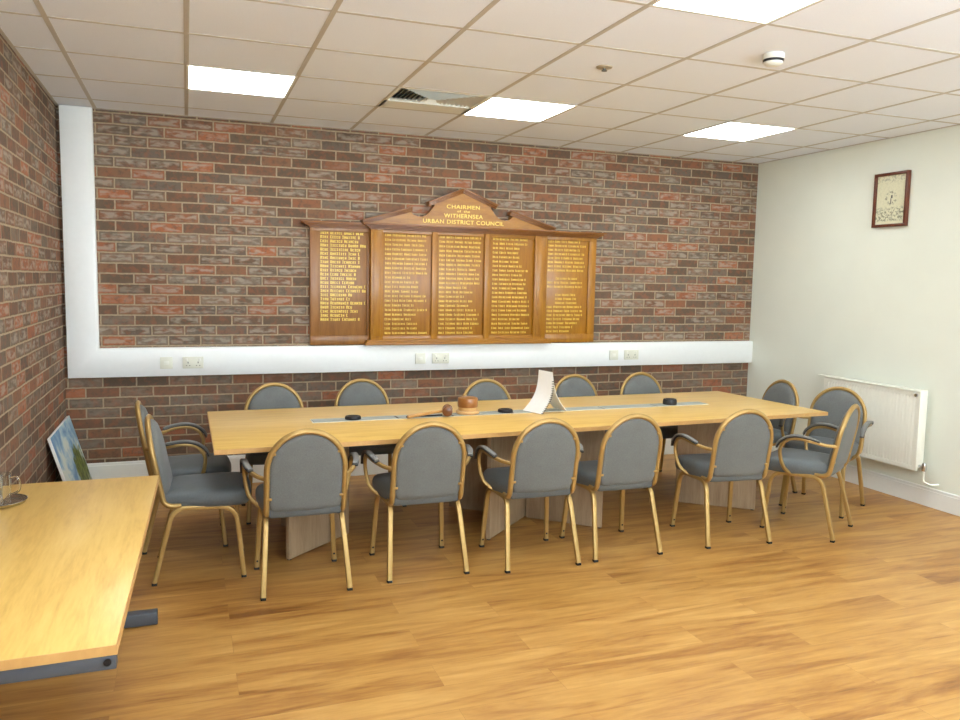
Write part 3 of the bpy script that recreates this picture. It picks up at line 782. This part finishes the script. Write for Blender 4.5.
# dark pen-like cable near the gavel
b = bmesh.new(); sweep(b, catmull([(1.86, -1.515, .7375), (1.95, -1.505, .7375), (2.04, -1.51, .7375), (2.10, -1.50, .7375)], 6), .005)
tag(obj('cable_end', b, M['rubber']), 'short black cable lying on the table strip below the gavel handle', 'cable')

# tent-folded spiral pad
t = thing('spiral_pad', 'white spiral-bound paper pad standing folded like a tent on the table', 'paper pad', (2.83, -1.50, .7301))
def Lc(x, y, z): return Vector((x-2.83, y+1.50, z-.7301))
def sheet(A0, A1, B0, B1, sag, th=.0035):
    """A top edge, B bottom edge, sagging inwards"""
    b = bmesh.new(); top = []; n = 12
    for k in range(n+1):
        q_ = k/n; e = sag*math.sin(PI*q_)
        top.append((A0.lerp(B0, q_)+e, A1.lerp(B1, q_)+e))
    nrm = (A1-A0).cross(B0-A0).normalized()*th
    v = [(b.verts.new(a), b.verts.new(c)) for a, c in top]; w = [(b.verts.new(a+nrm), b.verts.new(c+nrm)) for a, c in top]
    for k in range(n):
        b.faces.new([v[k][0], v[k][1], v[k+1][1], v[k+1][0]]); b.faces.new([w[k][0], w[k+1][0], w[k+1][1], w[k][1]])
        b.faces.new([v[k][0], v[k+1][0], w[k+1][0], w[k][0]]); b.faces.new([v[k][1], w[k][1], w[k+1][1], v[k+1][1]])
    b.faces.new([v[0][0], w[0][0], w[0][1], v[0][1]]); b.faces.new([v[-1][0], v[-1][1], w[-1][1], w[-1][0]])
    return b
TA0, TA1 = Lc(2.80, -1.44, 1.005), Lc(2.845, -1.56, 1.0)
BL0, BL1 = Lc(2.69, -1.44, .7355), Lc(2.745, -1.62, .7355)
BR0, BR1 = Lc(2.93, -1.42, .7375), Lc(2.955, -1.565, .7375)
obj('front_page', sheet(TA0, TA1, BL0, BL1, Vector((.03, .0, -.02))), M['paper'], t, 60)
obj('back_page', sheet(TA0, TA1, BR0, BR1, Vector((-.022, .0, -.02))), M['paper'], t, 60)
b = bmesh.new()
for k in range(17):
    q_ = .18+.8*k/16; p = TA1.lerp(BL1, q_)+Vector((.03, .0, -.02))*math.sin(PI*q_)
    bb = bmesh.new(); pts = [Vector((.007*math.cos(a)+.003, .007*math.sin(a), 0)) for a in [2*PI*j/12 for j in range(13)]]
    sweep(bb, pts, .0018, seg=6, cap=False); merge(b, bb, 0, Matrix.Translation(p))
obj('spiral_binding', b, M['black'], t)

# -------------------------------------------------------------- side table
ZS = .68
sd = thing('side_table', 'bare pale wooden table with dark grey metal frame at the left edge', 'table', (.1, -3.3, 0))
def sobj(name, bm, mat, smooth=30):
    o = obj(name, bm, mat, sd, smooth); o.data.transform(Matrix.Translation((-.1, 3.3, 0))); return o
q = [(-.23, -4.218), (.401, -4.203), (.446, -2.420), (-.23, -2.425)]
b = bmesh.new(); ins = [(x+(.002 if x < 0 else -.003), y+(.003 if y < -3.3 else -.003)) for x, y in q]
slab(b, ins, ZS-.0245, ZS, 0, .001); sobj('tabletop', b, M['beech_y'])
b = bmesh.new()
for i in range(4): slab(b, [q[i], q[(i+1) % 4], ins[(i+1) % 4], ins[i]], ZS-.025, ZS-.0004)
sobj('edge_banding', b, M['edge'], 0)
b = bmesh.new(); box(b, -.21, .398, -4.20, -4.16, ZS-.064, ZS-.026, .003); sobj('cross_beam', b, M['darkmetal']); b = bmesh.new(); box(b, -.21, .40, -2.50, -2.46, ZS-.064, ZS-.026, .003); sobj('cross_beam', b, M['darkmetal'])
b = bmesh.new(); box(b, -.19, -.15, -4.17, -2.47, ZS-.07, ZS-.03, .002); sobj('long_beam', b, M['darkmetal']); b = bmesh.new(); box(b, .05, .10, -4.17, -2.47, ZS-.07, ZS-.03, .002); sobj('long_beam', b, M['darkmetal'])
b = bmesh.new(); Mx = Matrix.Translation((.378, -4.2, ZS-.043)) @ Matrix.Rotation(PI/2, 4, 'X'); bb = bmesh.new(); lathe(bb, [(0, 0), (.009, 0), (.009, .004), (.006, .004), (.0055, .002), (0, .002)], 20); merge(b, bb, 0, Mx); sobj('bolt', b, M['black'])
for y in (-2.48, -4.05):
    b = bmesh.new(); box(b, .03, .09, y-.02, y+.02, .055, ZS-.07, .003); sobj('leg', b, M['darkmetal'])
    b = bmesh.new(); box(b, -.2, .428, y-.03, y+.03, .004, .06, .004); sobj('foot_bar', b, M['darkmetal'])
b = bmesh.new()
for y in (-2.48, -4.05):
    for x in (-.17, .39): lathe(b, [(0, 0), (.014, 0), (.014, .005), (0, .005)], 14, (x, y, 0))
sobj('glide', b, M['rubber'])

# tray with glassware
t = thing('steel_tray', 'round polished steel tray holding glassware on the side table', 'tray', (-.137, -2.74, ZS+.0003)); t.scale = (.86, .86, 1)
b = bmesh.new(); lathe(b, [(0, 0), (.095, 0), (.108, .006), (.1145, .014), (.1165, .014), (.110, .003), (.097, -.0002+.0002), (0, .002)][:-1]+[(.096, .003), (0, .003)], 56); obj('dish', b, M['steel'], t)
b = bmesh.new(); lathe(b, [(.1135, .0125), (.1175, .0125), (.1185, .015), (.1155, .016), (.1135, .015)], 56, closed=True); obj('rim', b, M['steel'], t)
def glass(x, y, r, h, handle, lab):
    t = thing('glass_jug' if handle else 'drinking_glass', lab, 'jug' if handle else 'glass', (x, y, ZS+.0037))
    b = bmesh.new(); lathe(b, [(0, 0), (r*.86, 0), (r*.92, .004), (r, h*.5), (r, h), (r-.003, h), (r-.003, h*.5), (r*.88, .010), (0, .010)], 40); obj('bowl', b, M['glass'], t)
    if handle:
        b = bmesh.new(); c_ = r-.001
        P = [(c_, 0, h*.86), (c_+.022, 0, h*.9), (c_+.032, 0, h*.7), (c_+.027, 0, h*.45), (c_, 0, h*.34)]
        sweep(b, catmull(P, 6), .0045, seg=10); obj('handle', b, M['glass'], t)
glass(-.128, -2.785, .045, .125, True, 'clear glass jug with handle on the steel tray')
glass(-.160, -2.70, .032, .105, False, 'clear straight drinking glass behind the jug on the steel tray')

# ------------------------------------------------------ painting on floor
tt = NT('landscape painting'); tc = tt.add('ShaderNodeTexCoord'); sp2 = tt.add('ShaderNodeSeparateXYZ'); tt.lk(tc.outputs['Object'], sp2.inputs[0])
sky = tt.ramp(tt.noise(tc.outputs['Object'], 4.5, 4, .6, .4), [(.36, (110, 148, 186)), (.47, (158, 190, 206)), (.56, (212, 220, 210))])
u, w = sp2.outputs[1], sp2.outputs[2]
dd = tt.math('ADD', tt.math('POWER', tt.math('MULTIPLY', tt.math('SUBTRACT', u, .20), 4.2), 2.0), tt.math('POWER', tt.math('MULTIPLY', tt.math('SUBTRACT', w, .26), 4.6), 2.0))
dn = tt.math('ADD', dd, tt.math('MULTIPLY', tt.math('SUBTRACT', tt.noise(tc.outputs['Object'], 14, 4), .5), 1.6))
tree = tt.ramp(dn, [(.55, (1, 1, 1, 1)), (.8, (0, 0, 0, 1))])
leafc = tt.ramp(tt.noise(tc.outputs['Object'], 20, 4), [(.4, (70, 84, 30)), (.6, (122, 132, 56))])
grd = tt.ramp(w, [(.12, (1, 1, 1, 1)), (.2, (0, 0, 0, 1))])
gcol = tt.ramp(tt.noise(tc.outputs['Object'], 7, 4), [(.4, (132, 124, 92)), (.6, (170, 176, 160))])
c1 = tt.mix(grd, sky, gcol); c1 = tt.mix(tree, c1, leafc)
tt.lk(c1, tt.b.inputs['Base Color']); tt.b.inputs['Roughness'].default_value = .6
Lp = .84; Hp = .62
th = math.asin(.17/Hp)
pt = thing('canvas_painting', 'unframed canvas painting of sky and green tree leaning in the corner', 'painting', (XL+.2, -.505, .0))
pt.rotation_euler = (0, -th, 0)
b = bmesh.new(); box(b, -.02, -.001, -Lp/2, Lp/2, .0055, Hp, .002); obj('canvas_edge', b, M['paper'], pt)
b = bmesh.new(); box(b, -.003, .0, -Lp/2+.001, Lp/2-.001, .0065, Hp-.001); obj('painted_face', b, tt.m, pt, 0)

# ------------------------------------------------------------------- world
w = bpy.data.worlds.new('world'); bpy.context.scene.world = w; w.use_nodes = True
w.node_tree.nodes['Background'].inputs['Color'].default_value = (.8, .9, 1, 1); w.node_tree.nodes['Background'].inputs['Strength'].default_value = .05
vs = bpy.context.scene.view_settings
vs.view_transform = 'Standard'; vs.look = 'None'; vs.gamma = 1; vs.exposure = 1.1; vs.use_curve_mapping = False
